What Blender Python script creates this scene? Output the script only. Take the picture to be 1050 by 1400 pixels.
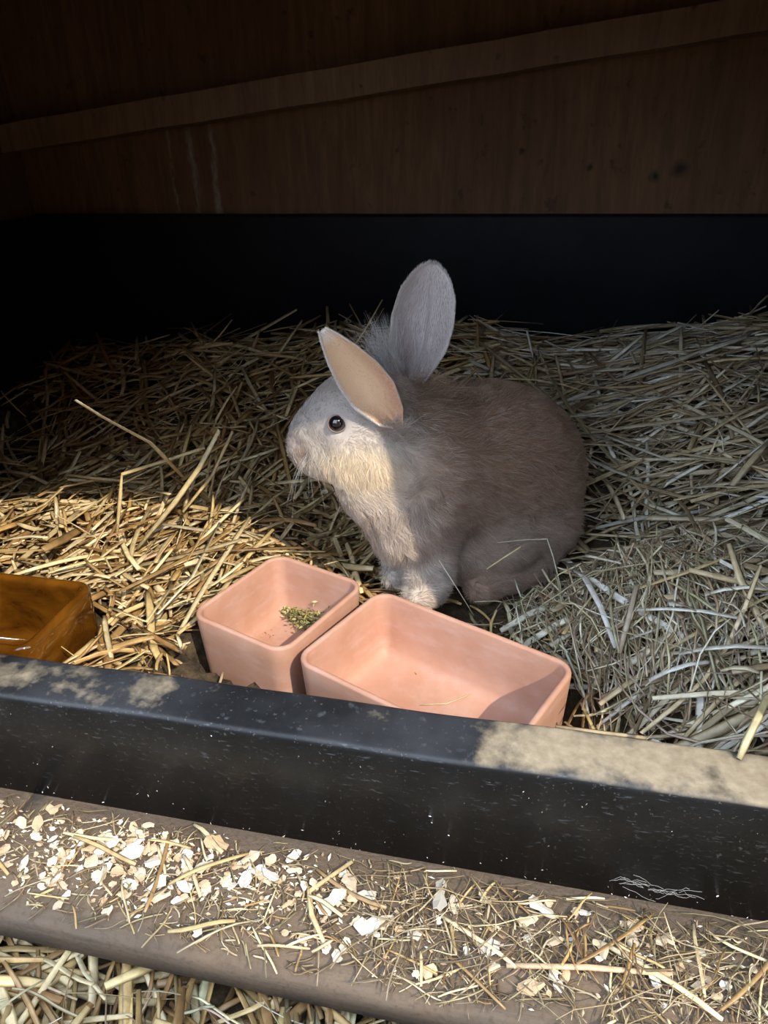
import bpy, bmesh, math, random
import numpy as np
from math import sin, cos, radians, pi
from mathutils import Vector, Matrix, kdtree

for _o in list(bpy.data.objects):
    bpy.data.objects.remove(_o, do_unlink=True)
SC = bpy.context.scene
COL = SC.collection
RNG = np.random.default_rng(11)
random.seed(5)

# ------------------------------------------------------------------ camera
FPX = 1030.0
PITCH, YAW, ROLL = radians(28), radians(13.2), radians(1.62)
CAM = np.array([0.0, 0.0, 0.42])
FWD = np.array([-sin(YAW)*cos(PITCH), cos(YAW)*cos(PITCH), -sin(PITCH)])
HR = np.array([cos(YAW), sin(YAW), 0.0])
HF = np.array([-sin(YAW), cos(YAW), 0.0])
_U = np.cross(HR, FWD)
CR = HR*cos(ROLL) - _U*sin(ROLL)
CU = _U*cos(ROLL) + HR*sin(ROLL)
cd = bpy.data.cameras.new('camera')
cd.sensor_fit = 'VERTICAL'; cd.sensor_height = 36.0
cd.lens = FPX/1400*36.0
cd.clip_start = 0.01
co = bpy.data.objects.new('camera', cd); COL.objects.link(co)
M = Matrix.Identity(4)
for i in range(3):
    M[i][0], M[i][1], M[i][2], M[i][3] = CR[i], CU[i], -FWD[i], CAM[i]
co.matrix_world = M
SC.camera = co

# ------------------------------------------------------------------ world, sun, exposure
SUN_DIR = Vector((-0.54, 0.50, -0.68)).normalized()
w = bpy.data.worlds.new('sky'); SC.world = w; w.use_nodes = True
bg = w.node_tree.nodes['Background']
bg.inputs[0].default_value = (0.65, 0.80, 1.0, 1); bg.inputs[1].default_value = 4.9
sl = bpy.data.lights.new('sun', 'SUN'); sl.energy = 4.8; sl.color = (1.0, 0.90, 0.73); sl.angle = radians(0.6)
so = bpy.data.objects.new('sun', sl); COL.objects.link(so)
so.rotation_euler = SUN_DIR.to_track_quat('-Z', 'Y').to_euler()
so.location = (1.2, -1.0, 1.8)
SC.view_settings.view_transform = 'Standard'; SC.view_settings.look = 'None'
SC.view_settings.gamma = 1.0; SC.view_settings.use_curve_mapping = False
SC.view_settings.exposure = 0.0

# ------------------------------------------------------------------ helpers
def tag(o, label=None, cat=None, group=None, kind=None):
    if label: o['label'] = label
    if cat: o['category'] = cat
    if group: o['group'] = group
    if kind: o['kind'] = kind
    return o
def link(name, me, parent=None, mats=()):
    o = bpy.data.objects.new(name, me); COL.objects.link(o)
    for m in mats: me.materials.append(m)
    if parent: o.parent = parent
    return o
def empty(name, loc=(0, 0, 0)):
    o = bpy.data.objects.new(name, None); COL.objects.link(o); o.location = loc; o.empty_display_size = .02
    return o
def np_mesh(name, V, F4, smooth=True, col=None, matidx=None):
    """V (n,3), F4 (m,4) quads (or (m,3))"""
    me = bpy.data.meshes.new(name)
    V = np.asarray(V, np.float32); F4 = np.asarray(F4, np.int32)
    k = F4.shape[1]
    me.vertices.add(len(V)); me.vertices.foreach_set('co', V.ravel())
    me.loops.add(F4.size); me.loops.foreach_set('vertex_index', F4.ravel())
    me.polygons.add(len(F4))
    me.polygons.foreach_set('loop_start', np.arange(0, F4.size, k, dtype=np.int32))
    me.polygons.foreach_set('loop_total', np.full(len(F4), k, np.int32))
    me.polygons.foreach_set('use_smooth', np.full(len(F4), smooth, bool))
    if matidx is not None: me.polygons.foreach_set('material_index', np.asarray(matidx, np.int32))
    me.update(calc_edges=True)
    if col is not None:
        a = me.color_attributes.new('Col', 'FLOAT_COLOR', 'POINT')
        c = np.ones((len(V), 4), np.float32); c[:, :3] = col
        a.data.foreach_set('color', c.ravel())
    return me
def bm_obj(name, bm, mat, parent=None, smooth=False, bevel=0, segs=2):
    if bevel:
        bmesh.ops.bevel(bm, geom=list(bm.edges), offset=bevel, segments=segs, affect='EDGES', profile=.5)
    me = bpy.data.meshes.new(name); bm.to_mesh(me); bm.free()
    if smooth:
        for p in me.polygons: p.use_smooth = True
    return link(name, me, parent, [mat])
def box_bm(x0, x1, y0, y1, z0, z1, bm=None):
    bm = bm or bmesh.new()
    vs = [bm.verts.new(c) for c in ((x0,y0,z0),(x1,y0,z0),(x1,y1,z0),(x0,y1,z0),(x0,y0,z1),(x1,y0,z1),(x1,y1,z1),(x0,y1,z1))]
    for f in ((3,2,1,0),(4,5,6,7),(0,1,5,4),(1,2,6,5),(2,3,7,6),(3,0,4,7)):
        bm.faces.new([vs[i] for i in f])
    return bm

# ------------------------------------------------------------------ materials
class NT:
    def __init__(s, name):
        s.m = bpy.data.materials.new(name); s.m.use_nodes = True
        s.t = s.m.node_tree; s.b = s.t.nodes['Principled BSDF']
    def n(s, typ, **kw):
        nd = s.t.nodes.new(typ)
        for k, v in kw.items():
            if k.startswith('i_'):
                nd.inputs[k[2:].replace('_', ' ')].default_value = v
            else: setattr(nd, k, v)
        return nd
    def l(s, a, b): s.t.links.new(a, b)
    def mix(s, f, a, b, typ='MIX'):
        nd = s.n('ShaderNodeMix', data_type='RGBA', blend_type=typ)
        for sock, v in ((nd.inputs[0], f), (nd.inputs[6], a), (nd.inputs[7], b)):
            if hasattr(v, 'is_linked'): s.l(v, sock)
            elif isinstance(v, (int, float)): sock.default_value = v
            else: sock.default_value = (*v, 1)
        return nd.outputs[2]
    def ramp(s, src, stops):
        r = s.n('ShaderNodeValToRGB'); e = r.color_ramp.elements
        while len(e) < len(stops): e.new(.5)
        for q, (p, c) in zip(e, stops):
            q.position = p; q.color = (*c, 1) if isinstance(c, tuple) else (c, c, c, 1)
        s.l(src, r.inputs[0]); return r.outputs[0]
    def coord(s, scale=(1, 1, 1), loc=(0, 0, 0), kind='Object'):
        tc = s.n('ShaderNodeTexCoord'); mp = s.n('ShaderNodeMapping')
        mp.inputs['Scale'].default_value = scale; mp.inputs['Location'].default_value = loc
        s.l(tc.outputs[kind], mp.inputs[0]); return mp.outputs[0]
    def noise(s, vec, scale, detail=4, rough=.55, dist=0):
        nd = s.n('ShaderNodeTexNoise'); nd.inputs['Scale'].default_value = scale
        nd.inputs['Detail'].default_value = detail; nd.inputs['Roughness'].default_value = rough
        nd.inputs['Distortion'].default_value = dist
        s.l(vec, nd.inputs['Vector']); return nd.outputs['Fac']
    def math(s, op, a, b=None, clamp=False):
        nd = s.n('ShaderNodeMath', operation=op, use_clamp=clamp)
        for sock, v in ((nd.inputs[0], a), (nd.inputs[1], b)):
            if v is None: continue
            if hasattr(v, 'is_linked'): s.l(v, sock)
            else: sock.default_value = v
        return nd.outputs[0]
    def bump(s, h, strength=.3, dist=.002):
        b = s.n('ShaderNodeBump'); b.inputs['Strength'].default_value = strength; b.inputs['Distance'].default_value = dist
        s.l(h, b.inputs['Height']); s.l(b.outputs[0], s.b.inputs['Normal'])
    def set(s, **kw):
        for k, v in kw.items():
            s.b.inputs[k.replace('_', ' ')].default_value = (*v, 1) if isinstance(v, tuple) and len(v) == 3 else v
        return s
    def base(s, c): s.l(c, s.b.inputs['Base Color'])

def mat_plywood(name, c0, c1, marks=False):
    t = NT(name)
    g = t.noise(t.coord((14, 14, 1.6)), 6, 6, .65, .6)
    big = t.noise(t.coord((1, 1, .5), (3, 1, 2)), 4, 3)
    c = t.ramp(g, [(.3, c0), (.7, c1)])
    c = t.mix(t.ramp(big, [(.35, 0.0), (.75, .55)]), c, tuple(v*.55 for v in c0))
    sp = t.noise(t.coord((1, 1, .8)), 60, 2)
    c = t.mix(t.ramp(sp, [(.66, 0.0), (.74, .6)]), c, tuple(v*.25 for v in c0))
    if marks:   # two knots and two pale vertical scrapes, as in the wood of the rear wall
        tc = t.n('ShaderNodeTexCoord'); sx = t.n('ShaderNodeSeparateXYZ'); t.l(tc.outputs['Object'], sx.inputs[0])
        wob = t.math('MULTIPLY', t.math('SUBTRACT', t.noise(tc.outputs['Object'], 40), .5), .016)
        for (kx, kz, r) in ((.110, .336, .009), (.140, .346, .013), (-.06, .37, .006), (.03, .35, .005)):
            dx = t.math('ADD', t.math('SUBTRACT', sx.outputs[0], kx), wob); dz = t.math('ADD', t.math('SUBTRACT', sx.outputs[2], kz), wob)
            d = t.math('SQRT', t.math('ADD', t.math('MULTIPLY', dx, dx), t.math('MULTIPLY', dz, dz)))
            m = t.math('SUBTRACT', 1.0, t.math('DIVIDE', d, r), clamp=True)
            c = t.mix(t.math('MULTIPLY', m, 1.2, clamp=True), c, tuple(v*.2 for v in c0))
        for (kx, hw) in ((-.530, .007), (-.497, .006), (-.565, .004)):
            dx = t.math('ABSOLUTE', t.math('ADD', t.math('SUBTRACT', sx.outputs[0], kx), wob))
            m = t.math('SUBTRACT', 1.0, t.math('DIVIDE', dx, hw), clamp=True)
            m = t.math('MULTIPLY', m, t.ramp(t.noise(t.coord((30, 1, 8)), 5), [(.35, 0.0), (.6, 1.0)]))
            m = t.math('MULTIPLY', m, t.ramp(sx.outputs[2], [(.39, 1.0), (.43, 0.0)]))
            c = t.mix(t.math('MULTIPLY', m, .8), c, (.50, .42, .34))
    t.base(c); t.set(Roughness=.75); t.bump(g, .25, .001)
    return t.m
M_PLY = mat_plywood('plywood_rear', (.15, .072, .032), (.27, .145, .07), True)
M_PLY2 = mat_plywood('plywood_side', (.13, .066, .032), (.21, .118, .062))
M_BEAM = mat_plywood('beam_wood', (.21, .125, .07), (.36, .23, .14))

def mat_plastic():
    t = NT('black_plastic')
    v = t.coord()
    fine = t.noise(v, 420, 2, .6); mid = t.noise(v, 28, 5, .65); lw = t.noise(t.coord((1, 1, 1), (7, 2, 1)), 9, 4, .6)
    st = t.noise(t.coord((14, 14, 60), (1, 4, 2)), 9, 3)
    c = t.ramp(mid, [(.3, (.004, .0045, .005)), (.75, (.012, .012, .013))])
    c = t.mix(t.ramp(fine, [(.655, 0.0), (.71, .4)]), c, (.14, .135, .13))          # specks
    c = t.mix(t.ramp(st, [(.62, 0.0), (.74, .45)]), c, (.10, .11, .13))            # scuffs
    # dust lies on upward faces of the front rim
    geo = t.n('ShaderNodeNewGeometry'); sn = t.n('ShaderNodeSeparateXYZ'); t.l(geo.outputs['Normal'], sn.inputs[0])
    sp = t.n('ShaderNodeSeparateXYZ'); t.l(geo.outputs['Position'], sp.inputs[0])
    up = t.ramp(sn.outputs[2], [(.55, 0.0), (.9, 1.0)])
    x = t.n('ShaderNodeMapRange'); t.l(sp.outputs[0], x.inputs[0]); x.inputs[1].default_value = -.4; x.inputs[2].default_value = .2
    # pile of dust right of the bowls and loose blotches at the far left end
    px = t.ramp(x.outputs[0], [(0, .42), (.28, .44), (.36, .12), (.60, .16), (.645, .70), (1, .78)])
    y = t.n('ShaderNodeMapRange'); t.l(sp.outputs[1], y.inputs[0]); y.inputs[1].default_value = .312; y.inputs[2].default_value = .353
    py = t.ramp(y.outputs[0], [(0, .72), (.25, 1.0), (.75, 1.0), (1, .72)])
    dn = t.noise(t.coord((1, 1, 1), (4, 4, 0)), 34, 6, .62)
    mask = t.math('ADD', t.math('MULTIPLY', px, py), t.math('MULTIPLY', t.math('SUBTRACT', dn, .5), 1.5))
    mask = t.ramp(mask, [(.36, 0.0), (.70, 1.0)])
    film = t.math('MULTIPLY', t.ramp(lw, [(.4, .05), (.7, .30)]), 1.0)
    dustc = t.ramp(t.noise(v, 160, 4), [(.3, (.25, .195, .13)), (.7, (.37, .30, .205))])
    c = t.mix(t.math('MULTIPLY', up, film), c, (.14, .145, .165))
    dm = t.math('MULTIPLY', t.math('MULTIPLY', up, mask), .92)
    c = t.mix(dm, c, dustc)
    t.base(c)
    t.b.inputs['Specular IOR Level'].default_value = .3
    t.l(t.math('ADD', .38, t.math('MULTIPLY', dm, .6)), t.b.inputs['Roughness'])
    t.bump(t.math('ADD', mid, fine), .15, .0006)
    return t.m
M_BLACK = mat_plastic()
def mat_liner():
    t = NT('black_liner'); mid = t.noise(t.coord(), 14, 5, .6)
    t.base(t.ramp(mid, [(.3, (.003, .0035, .006)), (.7, (.009, .010, .015))])); t.set(Roughness=.6); t.b.inputs['Specular IOR Level'].default_value = .25; t.bump(mid, .2, .001)
    return t.m
M_LINER = mat_liner()
def mat_ledge():
    t = NT('dusty_board')
    g = t.noise(t.coord((2, 30, 30)), 5, 5, .6, .4); d = t.noise(t.coord(), 22, 5, .65); f = t.noise(t.coord(), 300, 3)
    c = t.ramp(g, [(.3, (.13, .095, .068)), (.7, (.23, .175, .13))])
    c = t.mix(t.ramp(d, [(.4, .15), (.62, .85)]), c, (.20, .14, .092))
    c = t.mix(t.ramp(f, [(.5, 0.0), (.72, .5)]), c, (.09, .06, .038))
    c = t.mix(1.0, c, (.74, .70, .66), 'MULTIPLY')
    t.base(c); t.set(Roughness=.9); t.bump(t.math('ADD', g, f), .5, .0012)
    return t.m
M_LEDGE = mat_ledge()
def mat_straw(name, gloss=.36):
    t = NT(name)
    a = t.n('ShaderNodeVertexColor', layer_name='Col')
    fine = t.noise(t.coord(), 130, 4, .6)
    c = t.mix(t.ramp(fine, [(.35, .0), (.75, .55)]), a.outputs[0], (.32, .21, .09), 'MULTIPLY')
    t.base(c); t.set(Roughness=gloss); t.b.inputs['Specular IOR Level'].default_value = .5
    return t.m
M_STRAW = mat_straw('straw')
def mat_under():  # chaff mat, darkened to stand for the shade between stalks
    t = NT('chaff_gap_shade'); f = t.noise(t.coord((1, 1, 1)), 90, 5, .7)
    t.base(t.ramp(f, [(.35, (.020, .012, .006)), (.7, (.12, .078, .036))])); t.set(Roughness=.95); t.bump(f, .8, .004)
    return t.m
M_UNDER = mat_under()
def mat_terracotta():
    t = NT('terracotta'); v = t.coord()
    n1 = t.noise(v, 26, 5, .6); n2 = t.noise(v, 240, 3); 
    c = t.ramp(n1, [(.3, (.45, .23, .152)), (.7, (.54, .305, .225))])
    geo = t.n('ShaderNodeNewGeometry')
    bl = t.noise(t.coord((1, 1, 3), (3, 3, 3)), 34, 5, .65)
    c = t.mix(t.ramp(bl, [(.50, 0.0), (.78, .45)]), c, (.58, .42, .38))            # pale lime bloom
    c = t.mix(t.ramp(n2, [(.68, 0.0), (.78, .25)]), c, (.45, .25, .16))
    t.base(c); t.set(Roughness=.62); t.bump(n2, .12, .0004)
    return t.m
M_TERRA = mat_terracotta()
def mat_glaze():
    t = NT('amber_glaze'); n1 = t.noise(t.coord((1, 1, 2)), 18, 4, .6, .5)
    t.base(t.ramp(n1, [(.3, (.045, .013, .0015)), (.75, (.21, .078, .007))]))
    t.set(Roughness=.09); t.b.inputs['Coat Weight'].default_value = .6; t.b.inputs['Coat Roughness'].default_value = .04
    return t.m
M_GLAZE = mat_glaze()
def mat_shaving(name, a, b):
    t = NT(name); n1 = t.noise(t.coord((1, 6, 1)), 2.2, 4)
    oi = t.n('ShaderNodeObjectInfo')
    c = t.ramp(oi.outputs['Random'], [(0, a), (1, b)])
    c = t.mix(t.ramp(n1, [(.4, 0.0), (.8, .35)]), c, (.55, .38, .22))
    t.base(c); t.set(Roughness=.8)
    return t.m
M_SHAVS = [('white', mat_shaving('shaving_white', (.50, .45, .37), (.60, .57, .51))), ('cream', mat_shaving('shaving_cream', (.50, .38, .25), (.58, .48, .35))), ('tan', mat_shaving('shaving_tan', (.44, .29, .16), (.53, .37, .23)))]
def mat_col(name, rough=.7, sss=0, spec=.3):
    t = NT(name); a = t.n('ShaderNodeVertexColor', layer_name='Col'); t.base(a.outputs[0]); t.set(Roughness=rough)
    t.b.inputs['Specular IOR Level'].default_value = spec
    return t
M_HERB = mat_col('dried_herb').m

# ------------------------------------------------------------------ setting: hutch shell
XL, XR, YB = -.80, .42, 1.10
ZT = .62
def struct(name, bm, mat, bevel=0):
    o = bm_obj(name, bm, mat, bevel=bevel); o['kind'] = 'structure'; return o
struct('wall_back', box_bm(XL-.02, XR+.02, YB+.012, YB+.03, -.02, ZT), M_PLY)
struct('wall_left', box_bm(XL-.03, XL-.008, .30, YB+.03, -.02, ZT), M_PLY2)
struct('wall_right', box_bm(XR+.008, XR+.03, .30, YB+.03, -.02, ZT), M_PLY2)
struct('ceiling', box_bm(XL-.05, XR+.05, .24, YB+.05, ZT, ZT+.018), M_PLY2)
wf = box_bm(XL-.03, XR+.03, .290, .310, .555, ZT)          # top rail, right jamb, left jamb of the door opening
box_bm(.216, XR+.03, .290, .310, .0, .554, wf); box_bm(XL-.03, -.40, .290, .310, .0, .549, wf)
# unseen diagonal corner brace, added and shaped to keep sun off the rabbit
vs = [wf.verts.new((x, y, z)) for y in (.292, .308) for x, z in ((.217, .30), (.217, .554), (.140, .554), (.158, .45))]
for f in ((0, 1, 2, 3), (7, 6, 5, 4), (0, 4, 5, 1), (1, 5, 6, 2), (2, 6, 7, 3), (3, 7, 4, 0)): wf.faces.new([vs[i] for i in f])
struct('wall_front', wf, M_PLY2)
# unseen board fence added behind the camera to block low sky
fe = bmesh.new()
for i in range(26):
    x = -1.95+i*.15; box_bm(x, x+.142, -1.06, -1.04, -.09, (.64 if x < .1 else 1.72)+.01*((i*7) % 3), fe)
box_bm(-2, 2, -1.085, -1.062, .15, .22, fe); box_bm(-2, 2, -1.085, -1.062, .5, .57, fe); box_bm(.1, 2, -1.085, -1.062, 1.4, 1.47, fe)
struct('wall_skyblock', fe, M_PLY2)
# floor boards under the tray, ground in front
struct('floor', box_bm(XL-.05, XR+.05, .36, YB+.05, -.05, -.028), M_LEDGE)
gm = NT('packed_earth'); gn = gm.noise(gm.coord(), 20, 5, .6); gm.base(gm.ramp(gn, [(.3, (.10, .07, .04)), (.7, (.2, .15, .09))])); gm.set(Roughness=1.0)
bmg = bmesh.new(); bmesh.ops.create_grid(bmg, x_segments=2, y_segments=2, size=3.0)
for v in bmg.verts: v.co.z = -.09; v.co.y -= .2
struct('ground', bmg, gm.m)
# slanting batten on the rear wall
bb = bmesh.new()
p0, p1 = Vector((XL-.006, 0, .398)), Vector((XR+.006, 0, .531))
prof = [(1.066, -.018), (1.066, .018), (1.1115, .020), (1.1115, -.020)]
nseg = 24; rings = []
for i in range(nseg+1):
    p = p0.lerp(p1, i/nseg); wv = .0009*sin(i*1.7)+.0006*sin(i*3.1)
    rings.append([bb.verts.new((p.x, y + (wv if y < 1.1 else 0), p.z+z+wv*.6)) for y, z in prof])
for a, b in zip(rings, rings[1:]):
    for k in range(4): bb.faces.new((a[k], b[k], b[(k+1) % 4], a[(k+1) % 4]))
bb.faces.new(rings[0]); bb.faces.new(rings[-1][::-1])
bmesh.ops.recalc_face_normals(bb, faces=bb.faces)
bt = bm_obj('roof_batten', bb, M_BEAM)
tag(bt, 'rough brown wooden batten slanting across the plywood rear wall', 'batten')

# ------------------------------------------------------------------ black tray
tray = empty('litter_tray', (0, .33, 0))
tag(tray, 'black plastic litter tray filled with straw, dusty along its front rim', 'tray')
def child_world(o, par):
    o.parent = par; o.matrix_parent_inverse = Matrix.Translation(par.location).inverted(); return o
def extrude_x(name, prof, x0, x1, mat, nx=40, wob=.0):
    V, F = [], []; k = len(prof)
    for i in range(nx+1):
        x = x0+(x1-x0)*i/nx
        for (y, z) in prof:
            dz = wob*(sin(x*23)+.6*sin(x*51+1))*min(1, z/.09)
            V.append((x, y+dz*.6, z+dz*.5))
    for i in range(nx):
        for j in range(k):
            a = i*k+j; b = i*k+(j+1) % k
            F.append((a, b, b+k, a+k))
    me = np_mesh(name, V, F, True)
    bm = bmesh.new(); bm.from_mesh(me); bm.verts.ensure_lookup_table()
    bm.faces.new([bm.verts[j] for j in range(k)]); bm.faces.new([bm.verts[nx*k+j] for j in range(k)])
    bmesh.ops.recalc_face_normals(bm, faces=bm.faces); bm.to_mesh(me); bm.free()
    o = link(name, me, None, [mat])
    return o
def rounded(y0, y1, z0, z1, r=.005, n=5):
    P = [(y0, z0)]
    for i in range(n+1):
        a = pi - (pi/2)*i/n; P.append((y0+r+r*cos(a), z1-r+r*sin(a)))
    for i in range(n+1):
        a = pi/2-(pi/2)*i/n; P.append((y1-r+r*cos(a), z1-r+r*sin(a)))
    P.append((y1, z0)); return P
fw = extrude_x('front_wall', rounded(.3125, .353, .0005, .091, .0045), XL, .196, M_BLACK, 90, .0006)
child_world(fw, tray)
tf = bm_obj('tray_floor', box_bm(XL, XR, .3545, YB, -.0275, -.0236), M_LINER); child_world(tf, tray)
bk = extrude_x('back_wall', rounded(YB-.012, YB+.008, -.0236, .293, .004), XL, XR, M_LINER, 40, .0); child_world(bk, tray)
for xs in (XL, XR-.012):
    sw = bm_obj('side_wall', box_bm(xs, xs+.012, .353, YB-.012, -.0236, .291), M_LINER); child_world(sw, tray)

# ------------------------------------------------------------------ ledge planks
def plank(x0, x1, label):
    prof = [(.2270, -.022), (.2262, -.006), (.2278, -.0015), (.2305, -.0002), (.260, .0), (.3535, .0), (.3535, -.022)]
    o = extrude_x('ledge_plank', prof, x0, x1, M_LEDGE, 60, .0008)
    tag(o, label, 'plank'); return o
plank(-.333, .44, 'long weathered ledge plank strewn with shavings below the black tray')
plank(-.72, -.3345, 'short weathered ledge plank past the seam, with few shavings')

# ------------------------------------------------------------------ bowls
def rrect(hw, hd, r, n=7):
    P = []
    for cx, cy, a0 in ((1, 1, 0), (-1, 1, pi/2), (-1, -1, pi), (1, -1, 3*pi/2)):
        for i in range(n+1):
            a = a0 + pi/2*i/n
            P.append((cx*(hw-r)+r*cos(a), cy*(hd-r)+r*sin(a)))
    return P
def bowl(name, loc, rz, w, d, h, wall, taper, rc, mat, rimr, label, fil=.012):
    """one fired-clay vessel: outer wall, rounded rim, inner wall, fillet and floor"""
    rings = []
    def ring(off, z): rings.append([(x, y, z) for x, y in rrect(w/2-off, d/2-off, max(rc-off, .003))])
    ring(taper+.004, 0); ring(taper+.0012, .0012); ring(taper, .004)
    for k in range(1, 5): ring(taper*(1-k/5), .004+(h-rimr-.004)*k/5)
    for k in range(0, 7):
        a = pi*k/6; rr = wall/2
        ring(rr-rr*cos(a), h-rimr+rimr*sin(a))
    bt = .016
    for k in range(1, 6): ring(wall+taper*.8*k/6, h-rimr-(h-rimr-bt-fil)*k/5.2)
    z0 = bt+fil*.8
    for k in range(0, 6):
        a = (pi/2)*k/5; ring(wall+taper*.85+fil*(1-cos(a)), bt+fil*(1-sin(a)))
    ring(wall+taper+fil+min(w, d)*.2, bt-.0003)
    k = len(rings[0]); V = [p for r in rings for p in r]; F = []
    for i in range(len(rings)-1):
        for j in range(k):
            F.append((i*k+j, i*k+(j+1) % k, (i+1)*k+(j+1) % k, (i+1)*k+j))
    me = np_mesh(name, V, F, True)
    bm = bmesh.new(); bm.from_mesh(me); bm.verts.ensure_lookup_table()
    bm.faces.new([bm.verts[j] for j in range(k)][::-1]); bm.faces.new([bm.verts[(len(rings)-1)*k+j] for j in range(k)])
    bmesh.ops.recalc_face_normals(bm, faces=bm.faces); bm.to_mesh(me); bm.free()
    o = link(name, me, None, [mat]); o.location = loc; o.rotation_euler.z = rz
    for p in me.polygons: p.use_smooth = True
    return tag(o, label, 'bowl')
BOWLS = [((-.2135, .5055), radians(-20.5), .104, .116), ((-.0695, .4455), radians(-23.5), .184, .116), ((-.449, .437), 0.0, .146, .100)]
bowl('feeding_bowl', (*BOWLS[0][0], -.0235), BOWLS[0][1], .104, .116, .0750, .0050, .004, .017, M_TERRA, .0022, 'smaller squarish pink terracotta bowl with dried greens inside')
bowl('feeding_bowl', (*BOWLS[1][0], -.0235), BOWLS[1][1], .184, .116, .0750, .0050, .004, .017, M_TERRA, .0022, 'larger oblong pink terracotta bowl, nearly empty')
bowl('feeding_bowl', (*BOWLS[2][0], -.0235), BOWLS[2][1], .146, .100, .0850, .009, .002, .016, M_GLAZE, .0045, 'glossy amber-brown glazed ceramic bowl', .016)
def in_bowls(P, margin=.004):
    r = np.zeros(len(P), bool)
    for (c, a, ww, dd), hh in zip(BOWLS, (.11, .11, .10)):
        dx, dy = P[:, 0]-c[0], P[:, 1]-c[1]
        u = dx*cos(a)+dy*sin(a); v = -dx*sin(a)+dy*cos(a)
        r |= (abs(u) < ww/2+margin) & (abs(v) < dd/2+margin) & (P[:, 2] < hh)
    return r

# ------------------------------------------------------------------ rabbit: signed distance body, meshed with surface nets
def abz(px, py, b):
    """picture point at horizontal distance b -> (right, away, up) in the rabbit's frame"""
    d = FWD + CR*(px-525)/FPX - CU*(py-700)/FPX
    t = b/(d @ HF); p = CAM + d*t
    return np.array([p @ HR, b, p[2]])
def to_world(P):
    P = np.atleast_2d(P); return P[:, :1]*HR + P[:, 1:2]*HF + P[:, 2:]*np.array([0, 0, 1.0])
def rotm(ax, ang):
    return np.array(Matrix.Rotation(ang, 3, ax))
ELL = []      # (centre, radii, rotation, blend)
def ell(px, py, b, r, roll=0, yaw=0, k=.016):
    R = rotm('Z', radians(yaw)) @ rotm('Y', radians(roll))
    ELL.append((abz(px, py, b), np.array(r), R, k))
# body
ell(700, 648, .695, (.069, .068, .079), k=.03)
ell(664, 630, .670, (.064, .060, .074), k=.03)
ell(618, 640, .640, (.060, .056, .070), k=.03)
ell(576, 650, .610, (.044, .046, .060), k=.03)
ell(556, 690, .592, (.034, .038, .044), k=.025)
ell(507, 664, .592, (.029, .033, .026), k=.02)
ell(560, 600, .615, (.040, .040, .046), k=.03)
ell(640, 735, .640, (.070, .050, .042), k=.02)
ell(715, 715, .662, (.056, .036, .046), roll=15, k=.015)      # near haunch
ell(770, 668, .765, (.022, .022, .022), k=.02)                # tail
# head
ell(503, 560, .600, (.040, .030, .035), roll=-20, k=.02)
ell(470, 572, .600, (.036, .026, .030), roll=-35, k=.018)
ell(436, 593, .603, (.026, .019, .023), roll=-40, k=.015)
ell(422, 612, .602, (.0165, .0165, .018), k=.012)
ell(437, 628, .600, (.014, .015, .012), k=.012)
ell(480, 620, .592, (.030, .028, .022), roll=-8, k=.016)      # cheek
ell(515, 610, .592, (.034, .036, .034), k=.02)
CAPS = []     # tapered capsules
def cap(a, b, ra, rb, k=.012): CAPS.append((abz(*a), abz(*b), ra, rb, k))
cap((585, 735, .585), (588, 800, .566), .022, .0145)           # near foreleg
cap((588, 803, .566), (568, 822, .545), .0135, .0105)
cap((560, 730, .608), (556, 772, .610), .019, .013)            # far foreleg
cap((556, 774, .610), (540, 786, .594), .012, .0095)
cap((735, 775, .640), (655, 806, .592), .016, .0125)           # near hind foot
EYE = abz(461, 578, .5735)
def smin(a, b, k):
    h = np.clip(.5+.5*(b-a)/k, 0, 1); return b*(1-h)+a*h-k*h*(1-h)
def sdf(P):
    D = None
    for c, r, R, k in ELL:
        q = (P-c) @ R
        k0 = np.sqrt(((q/r)**2).sum(-1)); k1 = np.sqrt(((q/(r*r))**2).sum(-1))+1e-9
        d = k0*(k0-1)/k1
        D = d if D is None else smin(D, d, k)
    for a, b, ra, rb, k in CAPS:
        ba = b-a; t = np.clip(((P-a) @ ba)/(ba @ ba), 0, 1)
        d = np.linalg.norm(P-a-t[..., None]*ba, axis=-1)-(ra+(rb-ra)*t)
        D = smin(D, d, k)
    # eye socket, brow and mouth line
    d = np.linalg.norm(P-EYE, axis=-1)-.0072
    D = np.maximum(D, -d+.0) * 1.0
    for (s, r, dep) in SOFT:
        q = ((P-s)**2).sum(-1)/(r*r); D = D + dep*np.exp(-q)
    return D
SOFT = [(abz(446, 606, .582), .012, .003), (abz(418, 624, .586), .007, .0025), (abz(407, 604, .590), .0045, .002), (abz(470, 556, .575), .014, -.0022), (abz(486, 588, .572), .012, .002)]
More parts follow.
